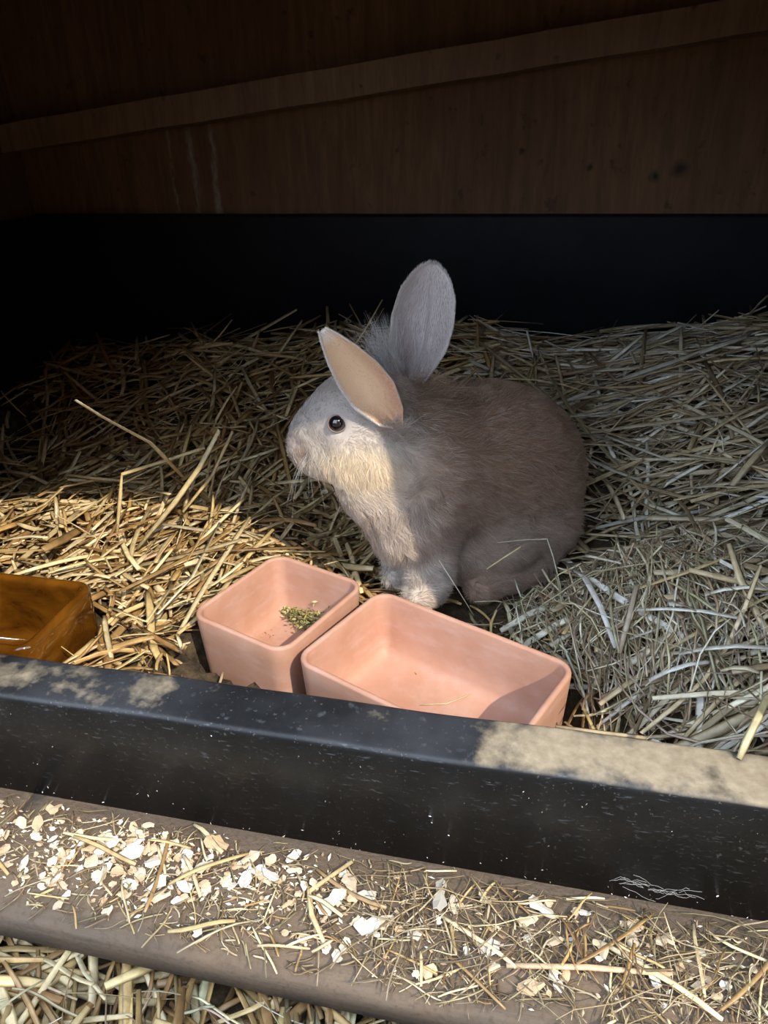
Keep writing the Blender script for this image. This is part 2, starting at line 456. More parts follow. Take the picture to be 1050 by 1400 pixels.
def surface_nets(lo, hi, h):
    n = np.ceil((hi-lo)/h).astype(int)+1
    ax = [lo[i]+h*np.arange(n[i]) for i in range(3)]
    G = np.stack(np.meshgrid(*ax, indexing='ij'), -1)
    D = sdf(G.reshape(-1, 3)).reshape(n)
    S = D < 0
    m = n-1
    acc = np.zeros((*m, 3)); cnt = np.zeros(m)
    corners = [(i, j, k) for i in (0, 1) for j in (0, 1) for k in (0, 1)]
    def sub(A, c): return A[c[0]:c[0]+m[0], c[1]:c[1]+m[1], c[2]:c[2]+m[2]]
    for ci in range(8):
        for cj in range(ci+1, 8):
            a, b = corners[ci], corners[cj]
            if sum(abs(p-q) for p, q in zip(a, b)) != 1: continue
            da, db = sub(D, a), sub(D, b); x = (da < 0) != (db < 0)
            t = np.where(x, da/np.where(x, da-db, 1), 0)
            for q in range(3): acc[..., q] += np.where(x, a[q]+t*(b[q]-a[q]), 0)
            cnt += x
    act = cnt > 0
    idx = -np.ones(m, int); idx[act] = np.arange(act.sum())
    base = np.stack(np.nonzero(act), -1)
    V = lo + h*(base + acc[act]/cnt[act][:, None])
    F = []
    for q in range(3):
        o1, o2 = [(1, 2), (2, 0), (0, 1)][q]
        sl_a = [slice(None)]*3; sl_b = [slice(None)]*3
        sl_a[q] = slice(0, n[q]-1); sl_b[q] = slice(1, n[q])
        x = S[tuple(sl_a)] != S[tuple(sl_b)]
        I = np.stack(np.nonzero(x), -1)
        ok = (I[:, o1] > 0) & (I[:, o2] > 0) & (I[:, o1] < m[o1]) & (I[:, o2] < m[o2]); I = I[ok]
        s = S[tuple(I.T)]
        def at(d1, d2):
            J = I.copy(); J[:, o1] -= d1; J[:, o2] -= d2; return idx[tuple(J.T)]
        Q = np.stack([at(1, 1), at(0, 1), at(0, 0), at(1, 0)], -1)
        Q[~s] = Q[~s][:, ::-1]
        F.append(Q)
    return V, np.concatenate(F)
RLO, RHI = np.array([-.11, .51, -.002]), np.array([.23, .81, .27])
RV, RF = surface_nets(RLO, RHI, .0026)
for _ in range(2):     # relax along the surface
    cen = RV[RF].mean(1); A = np.zeros_like(RV); c = np.zeros(len(RV))
    for q in range(4):
        np.add.at(A, RF[:, q], cen); np.add.at(c, RF[:, q], 1)
    RV = RV*.5+.5*A/c[:, None]
def grad(P, e=.001):
    g = np.stack([sdf(P+np.eye(3)[i]*e)-sdf(P-np.eye(3)[i]*e) for i in range(3)], -1)
    return g/(np.linalg.norm(g, axis=-1, keepdims=True)+1e-9)
def picture(P):
    """approximate picture coordinates of rabbit-frame points, used to lay out coat markings on the near flank"""
    W = to_world(P)-CAM; d = W @ FWD
    return 525+FPX*(W @ CR)/d, 700-FPX*(W @ CU)/d
def blob(x, y, cx, cy, rx, ry): return np.exp(-(((x-cx)/rx)**2+((y-cy)/ry)**2))
HEADC = abz(480, 585, .60)
def coat(P):
    x, y = picture(P)
    c = np.tile(np.array([.34, .210, .140]), (len(P), 1))
    def lay(m, col): c[:] = c*(1-m[:, None])+np.array(col)*m[:, None]
    lay(np.clip(blob(x, y, 690, 745, 110, 55)*1.1, 0, 1)*.55, (.50, .40, .34))       # paler haunch and belly
    lay(np.clip(blob(x, y, 530, 730, 70, 75)*1.3, 0, 1)*.85, (.60, .50, .42))        # chest
    lay(np.clip(blob(x, y, 560, 640, 60, 50), 0, 1)*.4, (.48, .37, .30))
    head = np.clip(1.5-np.linalg.norm((P-HEADC)/np.array([.052, .055, .050]), axis=1), 0, 1)
    lay(np.clip(head*2.2, 0, 1)*.92, (.47, .42, .39))
    lay(np.clip(blob(x, y, 485, 645, 58, 30)*1.5, 0, 1)*.9, (.86, .70, .50))         # cream cheek and chin fur, with warm sun painted in
    lay(np.clip(blob(x, y, 440, 520, 45, 22), 0, 1)*.5, (.42, .33, .27))             # brow
    lay(np.clip(blob(x, y, 413, 621, 11, 15), 0, 1)*.85, (.33, .22, .17))
    lay(np.clip(blob(x, y, 402, 601, 7, 8), 0, 1)*.7, (.36, .26, .24))             # mouth corner
    lay(np.clip(blob(x, y, 592, 560, 52, 42)*1.2, 0, 1)*.75, (.24, .15, .095))             # nape, mane shadow painted into the coat
    lay(np.clip((P[:, 2] < .075)*1.0, 0, 1)*.5*np.clip((640-x)/40, 0, 1), (.66, .60, .55))   # forefeet
    return c
# ears: cupped blades, inner side turned to the viewer
def ear(base, tip, side, face, hw, prof, cup0, cup1, thick, arch, curl, incol, edgecol, backcol, ridge=.0, white=1.0, nu=34, nv=44):
    base, tip, side, face = map(np.array, (base, tip, side, face))
    ax = tip-base; L = np.linalg.norm(ax); ax = ax/L
    side = side-(side @ ax)*ax; side /= np.linalg.norm(side)
    f2 = np.cross(ax, side); f2 = f2 if f2 @ face > 0 else -f2
    V, C = np.zeros((nv, nu, 3)), np.zeros((nv, nu, 3))
    for i in range(nv):
        v = i/(nv-1); wv = hw*np.interp(v, *prof)
        th = np.interp(v, [0, .25, 1], [cup0, (cup0+cup1)/2, cup1])
        for j in range(nu):
            u = -1+2*j/(nu-1); a = u*th
            rad = wv/max(sin(min(th, pi/2)), .2)
            off = rad*(1-cos(a))
            V[i, j] = base+ax*L*v+side*(rad*sin(a)+curl*v*v)+f2*(off+arch*sin(pi*v)*-1 - rad*(1-cos(th))*.5)
            V[i, j] += f2*(.0007*sin(9*u+4*v)*(1-v)+.0016*sin(8*u+1)*math.exp(-((v-.10)/.07)**2)+ridge*math.exp(-((u-.15*sin(4*v))/.09)**2)*math.exp(-((v-.5)/.28)**2)+ridge*.7*math.exp(-((u-.5+.2*v)/.08)**2)*math.exp(-((v-.55)/.2)**2))
            e = np.clip((abs(u)-.82)/.18, 0, 1)*(1 if u > 0 or v > .8 else white)*np.clip((v-.10)/.15, 0, 1)
            tipm = np.clip((v-.86)/.14, 0, 1)
            C[i, j] = incol(u, v)*(1-max(e, tipm))+np.array(edgecol)*max(e, tipm)
    # normals
    du = np.gradient(V, axis=1); dv = np.gradient(V, axis=0)
    N = np.cross(du, dv); N /= np.linalg.norm(N, axis=-1, keepdims=True)+1e-12
    if (N[nv//2, nu//2] @ f2) < 0: N = -N
    tt = thick*(1-np.clip((np.abs(np.linspace(-1, 1, nu))-.85)/.15, 0, 1)*.5)[None, :, None]
    Bk = V-N*tt
    allV = np.concatenate([V.reshape(-1, 3), Bk.reshape(-1, 3)]); allC = np.concatenate([C.reshape(-1, 3), np.tile(np.array(backcol), (nu*nv, 1))])
    F = []; o = nu*nv
    for i in range(nv-1):
        for j in range(nu-1):
            a = i*nu+j; F.append((a, a+1, a+nu+1, a+nu)); F.append((o+a, o+a+nu, o+a+nu+1, o+a+1))
    for i in range(nv-1):
        for j in (0, nu-1):
            a = i*nu+j; F.append((a, a+nu, o+a+nu, o+a))
    for i in (0, nv-1):
        for j in range(nu-1):
            a = i*nu+j; F.append((a, a+1, o+a+1, o+a))
    return allV, np.array(F), allC, V, N
def mixc(a, b, t): return np.array(a)*(1-t)+np.array(b)*t
def far_in(u, v):
    c = mixc((.50, .43, .43), (.62, .56, .55), v)
    vein = math.exp(-((u-.12*sin(5*v))/.05)**2)*.5+math.exp(-((u-.45+.3*v)/.05)**2)*.3
    c = mixc(c, (.40, .31, .26), .6*math.exp(-((u-.75)/.3)**2)*math.exp(-((v-.3)/.18)**2))
    return mixc(c, (.70, .64, .62), vein*.6) if v > .1 else c
def near_in(u, v):  # tan inner ear, warm sunlight put into its colour
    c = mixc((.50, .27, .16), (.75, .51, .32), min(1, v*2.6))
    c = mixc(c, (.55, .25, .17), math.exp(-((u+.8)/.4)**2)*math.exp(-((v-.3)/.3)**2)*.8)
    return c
prof_far = ([0, .12, .35, .55, .75, .88, .95, 1.0], [.30, .56, .92, 1.0, .90, .66, .44, .14])
prof_near = ([0, .12, .35, .55, .75, .9, 1.0], [.12, .62, 1.0, .95, .70, .42, .16])
toward = np.array([0, -1.0, .25])
E1 = ear(abz(560, 530, .622), abz(594, 362, .640), (1, 0, 0.1), toward, .0262, prof_far, 1.15, .65, .0022, .004, -.001, far_in, (.72, .68, .66), (.45, .35, .28), .0011)
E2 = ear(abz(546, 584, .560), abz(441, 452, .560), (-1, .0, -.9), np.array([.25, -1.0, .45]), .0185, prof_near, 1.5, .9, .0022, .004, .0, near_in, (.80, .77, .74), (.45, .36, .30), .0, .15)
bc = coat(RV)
RVall = [RV]; RFall = [RF]; RC = [bc]; off = len(RV)
for e in (E1, E2):
    RVall.append(e[0]); RFall.append(e[1]+off); RC.append(e[2]); off += len(e[0])
RVall = np.concatenate(RVall); RFall = np.concatenate(RFall); RC = np.concatenate(RC)
ROOT = to_world(np.array([[.06, .62, 0]]))[0]; ROOT[2] = .012
rabbit = empty('rabbit', ROOT)
tag(rabbit, 'young fawn-grey rabbit sitting in the straw with both ears raised', 'rabbit')
def loc_of(P): return to_world(P)-ROOT
M_SKIN = mat_col('rabbit_coat', .85, 0, .15)
M_SKIN.b.inputs['Sheen Weight'].default_value = .15
body = link('body', np_mesh('body', loc_of(RVall), RFall, True, RC), rabbit, [M_SKIN.m])

# fur as fine strands with their own lie and length
def hair(name, roots, dirs0, dirs1, lens, cols, rad, mat, parent, npt=5):
    n = len(roots); t = np.linspace(0, 1, npt)
    P = np.zeros((n, npt, 3)); P[:, 0] = roots
    for i in range(1, npt):
        d = dirs0*(1-t[i-1])[..., None]+dirs1*t[i-1] if False else dirs0*(1-t[i-1])+dirs1*t[i-1]
        d = d/(np.linalg.norm(d, axis=1, keepdims=True)+1e-9)
        P[:, i] = P[:, i-1]+d*(lens/(npt-1))[:, None]
    cu = bpy.data.hair_curves.new(name); cu.add_curves([npt]*n)
    cu.attributes['position'].data.foreach_set('vector', loc_of(P.reshape(-1, 3)).astype(np.float32).ravel())
    ra = cu.attributes.get('radius') or cu.attributes.new('radius', 'FLOAT', 'POINT')
    r = (np.asarray(rad)*np.ones(n))[:, None]*np.array([1, .9, .75, .5, .12][:npt])[None]
    ra.data.foreach_set('value', r.astype(np.float32).ravel())
    ca = cu.attributes.new('Col', 'FLOAT_COLOR', 'POINT')
    c = np.ones((n, npt, 4), np.float32); c[..., :3] = cols[:, None, :]*np.linspace(.85, 1.1, npt)[None, :, None]
    ca.data.foreach_set('color', c.ravel())
    cu.materials.append(mat)
    o = bpy.data.objects.new(name, cu); COL.objects.link(o); o.parent = parent
    return o
tf_ = NT('fur'); at_ = tf_.n('ShaderNodeAttribute', attribute_name='Col'); tf_.base(at_.outputs['Color']); tf_.set(Roughness=.55); tf_.b.inputs['Specular IOR Level'].default_value = .25
M_FUR = tf_.m
def sample(V, F, n):
    T = np.concatenate([F[:, [0, 1, 2]], F[:, [0, 2, 3]]])
    a, b, c = V[T[:, 0]], V[T[:, 1]], V[T[:, 2]]
    ar = np.linalg.norm(np.cross(b-a, c-a), axis=1); p = ar/ar.sum()
    k = RNG.choice(len(T), n, p=p); u, v = RNG.random(n), RNG.random(n)
    s = u+v > 1; u[s], v[s] = 1-u[s], 1-v[s]
    return a[k]+(b[k]-a[k])*u[:, None]+(c[k]-a[k])*v[:, None]
NF = 130000
FP = sample(RV, RF, NF)
FN = grad(FP)
keep = np.linalg.norm(FP-EYE, axis=1) > .0105
FP, FN = FP[keep], FN[keep]; NF = len(FP)
fx, fy = picture(FP)
hd = np.clip(1.6-np.linalg.norm((FP-HEADC)/np.array([.062, .06, .055]), axis=1), 0, 1); hd = np.clip(hd*2, 0, 1)
flow_b = np.array([.62, .55, -.45]); flow_h = np.array([.85, .1, -.25]); flow_c = np.array([.25, -.05, -.95])
chest = np.clip(blob(fx, fy, 520, 710, 75, 80)*1.3, 0, 1)*(1-hd)
cheek = np.clip(blob(fx, fy, 490, 640, 60, 30)*1.4, 0, 1)
flow = flow_b[None]*(1-hd)[:, None]+flow_h[None]*hd[:, None]
m = np.maximum(chest, cheek)[:, None]; flow = flow*(1-m)+flow_c*m
# clumps: neighbouring strands share a small deviation
NCL = 2600
cp = FP[RNG.choice(NF, NCL, replace=False)]; kd = kdtree.KDTree(NCL)
for i, p in enumerate(cp): kd.insert(p, i)
kd.balance()
ci = np.array([kd.find(p)[1] for p in FP])
cdv = RNG.normal(0, 1, (NCL, 3))
flow = flow+cdv[ci]*.33+RNG.normal(0, .16, (NF, 3))
flow -= (flow*FN).sum(1, keepdims=True)*FN; flow /= np.linalg.norm(flow, axis=1, keepdims=True)+1e-9
FLn = .0125*(1-hd)+.0048*hd+.009*chest+.005*cheek+.006*blob(fx, fy, 585, 560, 45, 45)
FLn *= np.clip(np.linalg.norm(FP-EYE, axis=1)/.022, .3, 1)
FLn *= np.where(FP[:, 2] < .05, .6, 1)*RNG.uniform(.7, 1.2, NF)
lift = (.42*(1-hd)+.30*hd)[:, None]
d0 = FN*(lift+.25)+flow*.7; d1 = FN*lift*.35+flow
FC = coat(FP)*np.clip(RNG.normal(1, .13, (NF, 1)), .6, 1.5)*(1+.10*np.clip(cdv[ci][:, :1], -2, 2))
tip = RNG.random(NF) < .14; FC[tip] = FC[tip]*.5+np.array([.75, .68, .62])*.5
hair('fur', FP-FN*.0008, d0, d1, FLn, np.clip(FC, 0, 1), .00013, M_FUR, rabbit)
# ear down + tuft between the ears + mane behind the near ear
def ear_fur(E, n, ln, edge):
    _, _, _, V, N = E; nv, nu = V.shape[:2]
    i = RNG.integers(1, nv-1, n); j = RNG.integers(0, nu-1, n)
    if edge: j = np.where(RNG.random(n) < .5, RNG.integers(0, 2, n), nu-1-RNG.integers(0, 2, n)) if edge == 1 else nu-1-RNG.integers(0, 2, n)
    p = V[i, j]+(V[np.clip(i+1, 0, nv-1), j]-V[i, j])*RNG.random((n, 1))
    ax = V[nv-1, nu//2]-V[0, nu//2]; ax = ax/np.linalg.norm(ax)
    d = ax[None]*.9+N[i, j]*.22+RNG.normal(0, .15, (n, 3))
    return p, d, np.full(n, ln)*RNG.uniform(.6, 1.2, n), i, j
eP, eD, eL, eC = [], [], [], []
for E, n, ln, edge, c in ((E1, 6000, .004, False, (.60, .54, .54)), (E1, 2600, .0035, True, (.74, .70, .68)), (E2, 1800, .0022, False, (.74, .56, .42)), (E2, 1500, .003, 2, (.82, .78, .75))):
    p, d, l, i, j = ear_fur(E, n, ln, edge); eP.append(p); eD.append(d); eL.append(l)
    eC.append(np.array(c)*RNG.uniform(.8, 1.15, (n, 1)))
def tuft(px, py, b, sx, sb, n, d, spread, ln, c):
    p = np.array([abz(px+RNG.normal(0, sx), py+RNG.normal(0, sx*.6), b+RNG.normal(0, sb)) for _ in range(n)])
    eP.append(p); eD.append(np.array(d)[None]+RNG.normal(0, spread, (n, 3))); eL.append(ln*RNG.uniform(.55, 1.2, n)); eC.append(np.array(c)*RNG.uniform(.75, 1.15, (n, 1)))
tuft(536, 505, .612, 9, .008, 420, (-.25, 0, 1), .28, .040, (.60, .56, .55))
tuft(575, 545, .606, 20, .006, 900, (.55, -.25, .25), .35, .026, (.30, .20, .14))
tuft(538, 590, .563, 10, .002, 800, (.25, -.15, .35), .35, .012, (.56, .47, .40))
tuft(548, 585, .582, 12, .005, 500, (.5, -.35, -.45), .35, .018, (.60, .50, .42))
eP, eD, eL, eC = map(np.concatenate, (eP, eD, eL, eC))
hair('ear_fur', eP, eD, eD+np.array([0, 0, -.1]), eL, np.clip(eC, 0, 1), .00013, M_FUR, rabbit)
# whiskers
n = 13
wp = np.array([abz(424+RNG.normal(0, 7), 620+RNG.normal(0, 7), .5845) for _ in range(n)])
wd0 = np.array([[-.1+RNG.normal(0, .35), -.75, -.35+RNG.normal(0, .3)] for _ in range(n)])
wd1 = wd0*.4+np.array([.1, -.1, -1.1])
hair('whiskers', wp, wd0, wd1, RNG.uniform(.035, .07, n), np.full((n, 3),   .6), .00007, M_FUR, rabbit)
# eye
te = NT('eye_gloss'); te.set(Base_Color=(.006, .005, .006), Roughness=.03); te.b.inputs['Coat Weight'].default_value = 1.0
def sphere(name, c, r, mat, parent, sc=(1, 1, 1)):
    bm = bmesh.new(); bmesh.ops.create_uvsphere(bm, u_segments=24, v_segments=16, radius=r)
    for v in bm.verts: v.co = Vector((v.co.x*sc[0], v.co.y*sc[1], v.co.z*sc[2]))
    o = bm_obj(name, bm, mat, parent, True); o.location = loc_of(np.array([c]))[0]
    o.rotation_euler.z = YAW
    return o
eye_n = grad(np.array([EYE+np.array([0, -.004, .004])]))[0]
eye = sphere('eye', EYE, .0076, te.m, rabbit)
tl = NT('eyelid_skin'); tl.set(Base_Color=(.22, .16, .15), Roughness=.5)
bm = bmesh.new(); ringv = []
for i in range(28):
    a = 2*pi*i/28; rr = []
    for j in range(8):
        b = 2*pi*j/8; R_, r_ = .0075, .0008
        rr.append(bm.verts.new(((R_+r_*cos(b))*cos(a), r_*sin(b)*1.3, (R_*.92+r_*cos(b))*sin(a))))
    ringv.append(rr)
for i in range(28):
    for j in range(8):
        bm.faces.new((ringv[i][j], ringv[(i+1) % 28][j], ringv[(i+1) % 28][(j+1) % 8], ringv[i][(j+1) % 8]))
bmesh.ops.recalc_face_normals(bm, faces=bm.faces)
lid = bm_obj('eyelid', bm, tl.m, eye, True); lid.location = (0, -.0030, .0004); lid.rotation_euler = (radians(-12), 0, 0)

# ------------------------------------------------------------------ straw
def sstep(a, b, x):
    t = np.clip((x-a)/(b-a), 0, 1); return t*t*(3-2*t)
def g2(x, y, cx, cy, rx, ry): return np.exp(-(((x-cx)/rx)**2+((y-cy)/ry)**2))
def bed(x, y):
    h = .028+.105*sstep(.66, 1.02, y)
    h = h+.012*np.sin(x*13+1)*np.sin(y*11)+.006*np.sin(x*31+y*17)
    h = h+.045*g2(x, y, .17, .50, .09, .10)+.030*g2(x, y, .26, .55, .14, .2)
    h = h+.022*sstep(.0, .25, x)*sstep(.5, .7, y)
    h = h-.035*g2(x, y, -.02, .655, .13, .10)-.03*g2(x, y, .10, .72, .09, .07)
    h = h-.025*g2(x, y, -.09, .50, .12, .06)-.02*g2(x, y, .05, .385, .035, .04)
    h = h+.062*g2(x, y, .075, .535, .065, .045)
    h = h-.012*sstep(-.28, -.24, x)*sstep(.02, -.03, x)*sstep(.50, .45, y)
    h = h-.05*sstep(-.45, -.70, x)*sstep(.6, .9, y)
    return np.maximum(h, .006)
PAL = np.array([(.58, .43, .20), (.66, .52, .29), (.42, .265, .105), (.72, .60, .37), (.50, .34, .15), (.30, .17, .07), (.64, .51, .30), (.36, .22, .09)])  # golden straw tones, warm shade of the left side put into the browns
PALE = np.array([(.60, .50, .34), (.78, .73, .60), (.42, .33, .20), (.50, .40, .24), (.84, .81, .72), (.30, .22, .13), (.56, .45, .27), (.38, .28, .16), (.66, .58, .42)])  # same straw made paler, skylight of the right side put into the colour
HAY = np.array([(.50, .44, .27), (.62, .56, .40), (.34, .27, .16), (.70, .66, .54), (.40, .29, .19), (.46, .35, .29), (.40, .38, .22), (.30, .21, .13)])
CHAFF = np.array([(.30, .21, .11), (.38, .28, .15), (.20, .13, .07), (.48, .39, .25), (.24, .20, .10), (.15, .10, .055)])
K = 6
SEC = np.array([(-1, 0), (-.45, 1), (.45, 1), (1, 0), (.3, -.35), (-.3, -.35)])
def straws(cx, cy, cz, ang, pitch, L, W, TH, bend, roll, cols, kink=None):
    """arrays -> vertices (n, K*S, 3) along gently bent, flattened stalks"""
    n = len(cx); S = len(SEC); t = np.linspace(-.5, .5, K)
    d = np.stack([np.cos(ang)*np.cos(pitch), np.sin(ang)*np.cos(pitch), np.sin(pitch)], -1)
    sd = np.stack([-np.sin(ang), np.cos(ang), np.zeros(n)], -1)
    up = np.cross(d, sd)
    s2 = sd*np.cos(roll)[:, None]+up*np.sin(roll)[:, None]; u2 = -sd*np.sin(roll)[:, None]+up*np.cos(roll)[:, None]
    C = np.stack([cx, cy, cz], -1)[:, None]+d[:, None]*(t[None]*L[:, None])[..., None]
    bz = bend[:, 0][:, None]*(1-4*t[None]**2); bs = bend[:, 1][:, None]*(1-4*t[None]**2)+bend[:, 2][:, None]*np.sin(2*pi*t)[None]
    C = C+up[:, None]*bz[..., None]+sd[:, None]*bs[..., None]
    if kink is not None:
        C = C+up[:, None]*(kink[:, None]*np.abs(t)[None])[..., None]
    tw = np.array([.75, 1, 1, 1, 1, .7])
    V = C[:, :, None]+s2[:, None, None]*(SEC[None, None, :, 0]*(W/2)[:, None, None]*tw[None, :, None])[..., None] \
        + u2[:, None, None]*(SEC[None, None, :, 1]*(TH/2)[:, None, None])[..., None]
    return V.reshape(n, K*S, 3), C
def straw_faces():
    S = len(SEC); F = []
    for i in range(K-1):
        for j in range(S):
            F.append((i*S+j, i*S+(j+1) % S, (i+1)*S+(j+1) % S, (i+1)*S+j))
    F.append((0, 3, 2, 1)); F.append((0, 5, 4, 3)); e = (K-1)*S
    F.append((e, e+1, e+2, e+3)); F.append((e, e+3, e+4, e+5))
    return np.array(F)
SF = straw_faces()
def hits_rabbit(C, margin=.004):
    n, k, _ = C.shape; P = C.reshape(-1, 3)
    Q = np.stack([P @ HR, P @ HF, P[:, 2]], -1)
    near = (Q[:, 0] > -.12) & (Q[:, 0] < .24) & (Q[:, 1] > .5) & (Q[:, 1] < .82)
    r = np.zeros(len(P), bool)
    if near.any(): r[near] = sdf(Q[near]) < margin
    return r.reshape(n, k).any(1)
def gen(n, xr, yr, Lr, Wr, base, pal, angf, zj=(-.012, .010), tilt=.12, bendz=.12, benda=.10, thk=.30, surf=bed, tray_clip=True, kinkp=.12):
    cx = RNG.uniform(*xr, n); cy = RNG.uniform(*yr, n)
    L = RNG.uniform(*Lr, n)*RNG.choice([.6, 1, 1, 1.3], n); W = RNG.uniform(*Wr, n); ang = angf(n)
    e = L*.35; dx, dy = np.cos(ang)*e, np.sin(ang)*e
    za, zb = surf(cx+dx, cy+dy), surf(cx-dx, cy-dy)
    slope = np.arctan2(za-zb, 2*e)
    pitch = slope+RNG.normal(0, tilt, n)
    cz = (za+zb)/2*.5+.5*surf(cx, cy)+base+RNG.uniform(*zj, n)
    bend = np.stack([RNG.normal(0, bendz, n), RNG.normal(0, benda, n), RNG.normal(0, benda*.5, n)], -1)*L[:, None]*.5
    kink = np.where(RNG.random(n) < kinkp, RNG.normal(0, .7, n), 0)*L
    c = pal[RNG.integers(0, len(pal), n)]*np.clip(RNG.normal(1, .18, (n, 1)), .5, 1.45)
    V, C = straws(cx, cy, cz, ang, pitch, L, W, W*thk*RNG.uniform(.5, 1.2, n), bend, RNG.normal(0, .5, n), c, kink)
    if tray_clip:
        bad = hits_rabbit(C)
        P = C.reshape(-1, 3)
        o = (P[:, 1] < .3575) & (P[:, 2] < .095) | (P[:, 1] > YB-.016) | (P[:, 0] < XL+.016) | (P[:, 0] > XR-.016) | (P[:, 2] < .003) | (P[:, 1] < .335) | in_bowls(P)
        o |= (P[:, 0] > -.268) & (P[:, 0] < -.01) & (P[:, 1] < .476-(P[:, 0]+.283)*.42) & (P[:, 2] > .022)
        o |= P[:, 2] > surf(P[:, 0], P[:, 1])+.045
        bad |= o.reshape(n, K).any(1)
        V, c, C = V[~bad], c[~bad], C[~bad]
    return V, np.clip(c, 0, 1), C
def uni(n): return RNG.uniform(0, pi, n)
def along(mu, sg): return lambda n: RNG.normal(mu, sg, n)
def mixang(mu, sg, p): return lambda n: np.where(RNG.random(n) < p, RNG.normal(mu, sg, n), RNG.uniform(0, pi, n))
def streak(c, n):
    S = len(SEC)
    f = np.clip(RNG.normal(1, .17, (n, 1, S)), .55, 1.35)*np.clip(RNG.normal(1, .07, (n, K, 1)), .7, 1.2)
    return np.clip((c[:, None, None, :]*f[..., None]).reshape(n*K*S, 3), 0, 1)
def stuff_obj(name, batches, under=None, label=None, cat=None):
    V = np.concatenate([b[0] for b in batches]); c = np.concatenate([b[1] for b in batches])
    n, k, _ = V.shape
    F = (SF[None]+(np.arange(n)*k)[:, None, None]).reshape(-1, 4)
    cc = streak(c, n); V = V.reshape(-1, 3); mi = np.zeros(len(F), np.int32)
    if under is not None:
        uv, uf = under; F = np.concatenate([F, uf+len(V)]); V = np.concatenate([V, uv])
        cc = np.concatenate([cc, np.full((len(uv), 3), .2)]); mi = np.concatenate([mi, np.ones(len(uf), np.int32)])
    o = link(name, np_mesh(name, V, F, True, cc, mi), None, [M_STRAW, M_UNDER])
    return tag(o, label, cat, kind='stuff')
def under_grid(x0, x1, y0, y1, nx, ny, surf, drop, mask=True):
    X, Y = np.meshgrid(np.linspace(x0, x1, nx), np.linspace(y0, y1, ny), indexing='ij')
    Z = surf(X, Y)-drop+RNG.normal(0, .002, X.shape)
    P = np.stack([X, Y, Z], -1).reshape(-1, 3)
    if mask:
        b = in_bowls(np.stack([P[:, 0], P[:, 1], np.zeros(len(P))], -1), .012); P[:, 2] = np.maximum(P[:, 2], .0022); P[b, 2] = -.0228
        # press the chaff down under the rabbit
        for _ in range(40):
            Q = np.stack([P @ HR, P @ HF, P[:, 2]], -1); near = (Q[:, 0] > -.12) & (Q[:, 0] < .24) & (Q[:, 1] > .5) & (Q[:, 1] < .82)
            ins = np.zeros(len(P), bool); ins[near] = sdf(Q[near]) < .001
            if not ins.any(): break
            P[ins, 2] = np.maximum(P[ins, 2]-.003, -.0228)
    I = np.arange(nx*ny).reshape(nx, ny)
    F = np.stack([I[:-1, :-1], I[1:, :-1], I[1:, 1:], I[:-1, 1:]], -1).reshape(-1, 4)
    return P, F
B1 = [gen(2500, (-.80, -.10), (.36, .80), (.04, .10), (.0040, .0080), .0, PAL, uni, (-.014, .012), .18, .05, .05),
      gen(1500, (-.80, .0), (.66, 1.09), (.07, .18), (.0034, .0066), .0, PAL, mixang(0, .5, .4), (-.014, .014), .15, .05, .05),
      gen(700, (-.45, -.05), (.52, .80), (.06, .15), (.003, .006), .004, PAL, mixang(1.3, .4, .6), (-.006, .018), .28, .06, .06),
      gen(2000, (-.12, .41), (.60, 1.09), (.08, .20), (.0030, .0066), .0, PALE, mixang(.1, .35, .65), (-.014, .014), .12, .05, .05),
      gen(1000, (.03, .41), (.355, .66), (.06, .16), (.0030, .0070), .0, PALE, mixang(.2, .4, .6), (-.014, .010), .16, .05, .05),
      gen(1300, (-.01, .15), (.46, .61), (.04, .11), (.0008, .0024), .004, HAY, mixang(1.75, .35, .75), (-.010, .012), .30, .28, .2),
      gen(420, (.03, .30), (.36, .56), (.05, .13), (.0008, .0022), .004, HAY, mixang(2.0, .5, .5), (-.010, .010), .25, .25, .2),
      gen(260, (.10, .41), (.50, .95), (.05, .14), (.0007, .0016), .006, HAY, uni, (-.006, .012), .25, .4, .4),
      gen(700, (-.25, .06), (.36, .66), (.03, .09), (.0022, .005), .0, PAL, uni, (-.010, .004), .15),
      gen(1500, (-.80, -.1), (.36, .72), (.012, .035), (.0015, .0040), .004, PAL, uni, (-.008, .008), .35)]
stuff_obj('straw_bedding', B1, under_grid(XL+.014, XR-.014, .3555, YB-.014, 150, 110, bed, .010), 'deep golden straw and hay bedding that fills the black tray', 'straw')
def low(x, y): return -.031+.010*np.sin(x*19)*np.sin(y*23+1)+0*y
B2 = [gen(4200, (-.62, .30), (-.06, .28), (.04, .13), (.0030, .0070), .0, PAL, mixang(2.2, .6, .5), (-.016, .012), .12, .05, .05, surf=low, tray_clip=False, kinkp=.03),
      gen(900, (-.62, .30), (.0, .215), (.03, .10), (.0008, .002), .004, HAY, uni, (-.01, .012), .25, surf=low, tray_clip=False)]
def clip_low(b):
    V, c, C = b; ok = (((C[..., 1] < .222) & (C[..., 2] < -.002)) | (C[..., 2] < -.0262)).all(1); return V[ok], c[ok], C[ok]
stuff_obj('loose_straw', [clip_low(b) for b in B2], under_grid(-.75, .45, -.16, .31, 60, 36, low, .016, False), 'loose straw scattered over the ground below the ledge plank', 'straw')
def flat(x, y): return 0*x+.0012
B3 = [gen(1300, (-.46, .22), (.231, .309), (.006, .025), (.0004, .0014), .0, CHAFF, uni, (0, .002), .06, .06, .10, surf=flat, tray_clip=False),
      gen(150, (-.28, .22), (.232, .307), (.012, .035), (.0008, .0020), .001, PAL, uni, (0, .003), .06, .04, .05, surf=flat, tray_clip=False),
      gen(420, (-.08, .22), (.232, .307), (.015, .05), (.0004, .0011), .001, CHAFF, uni, (0, .005), .08, .06, .12, surf=flat, tray_clip=False)]
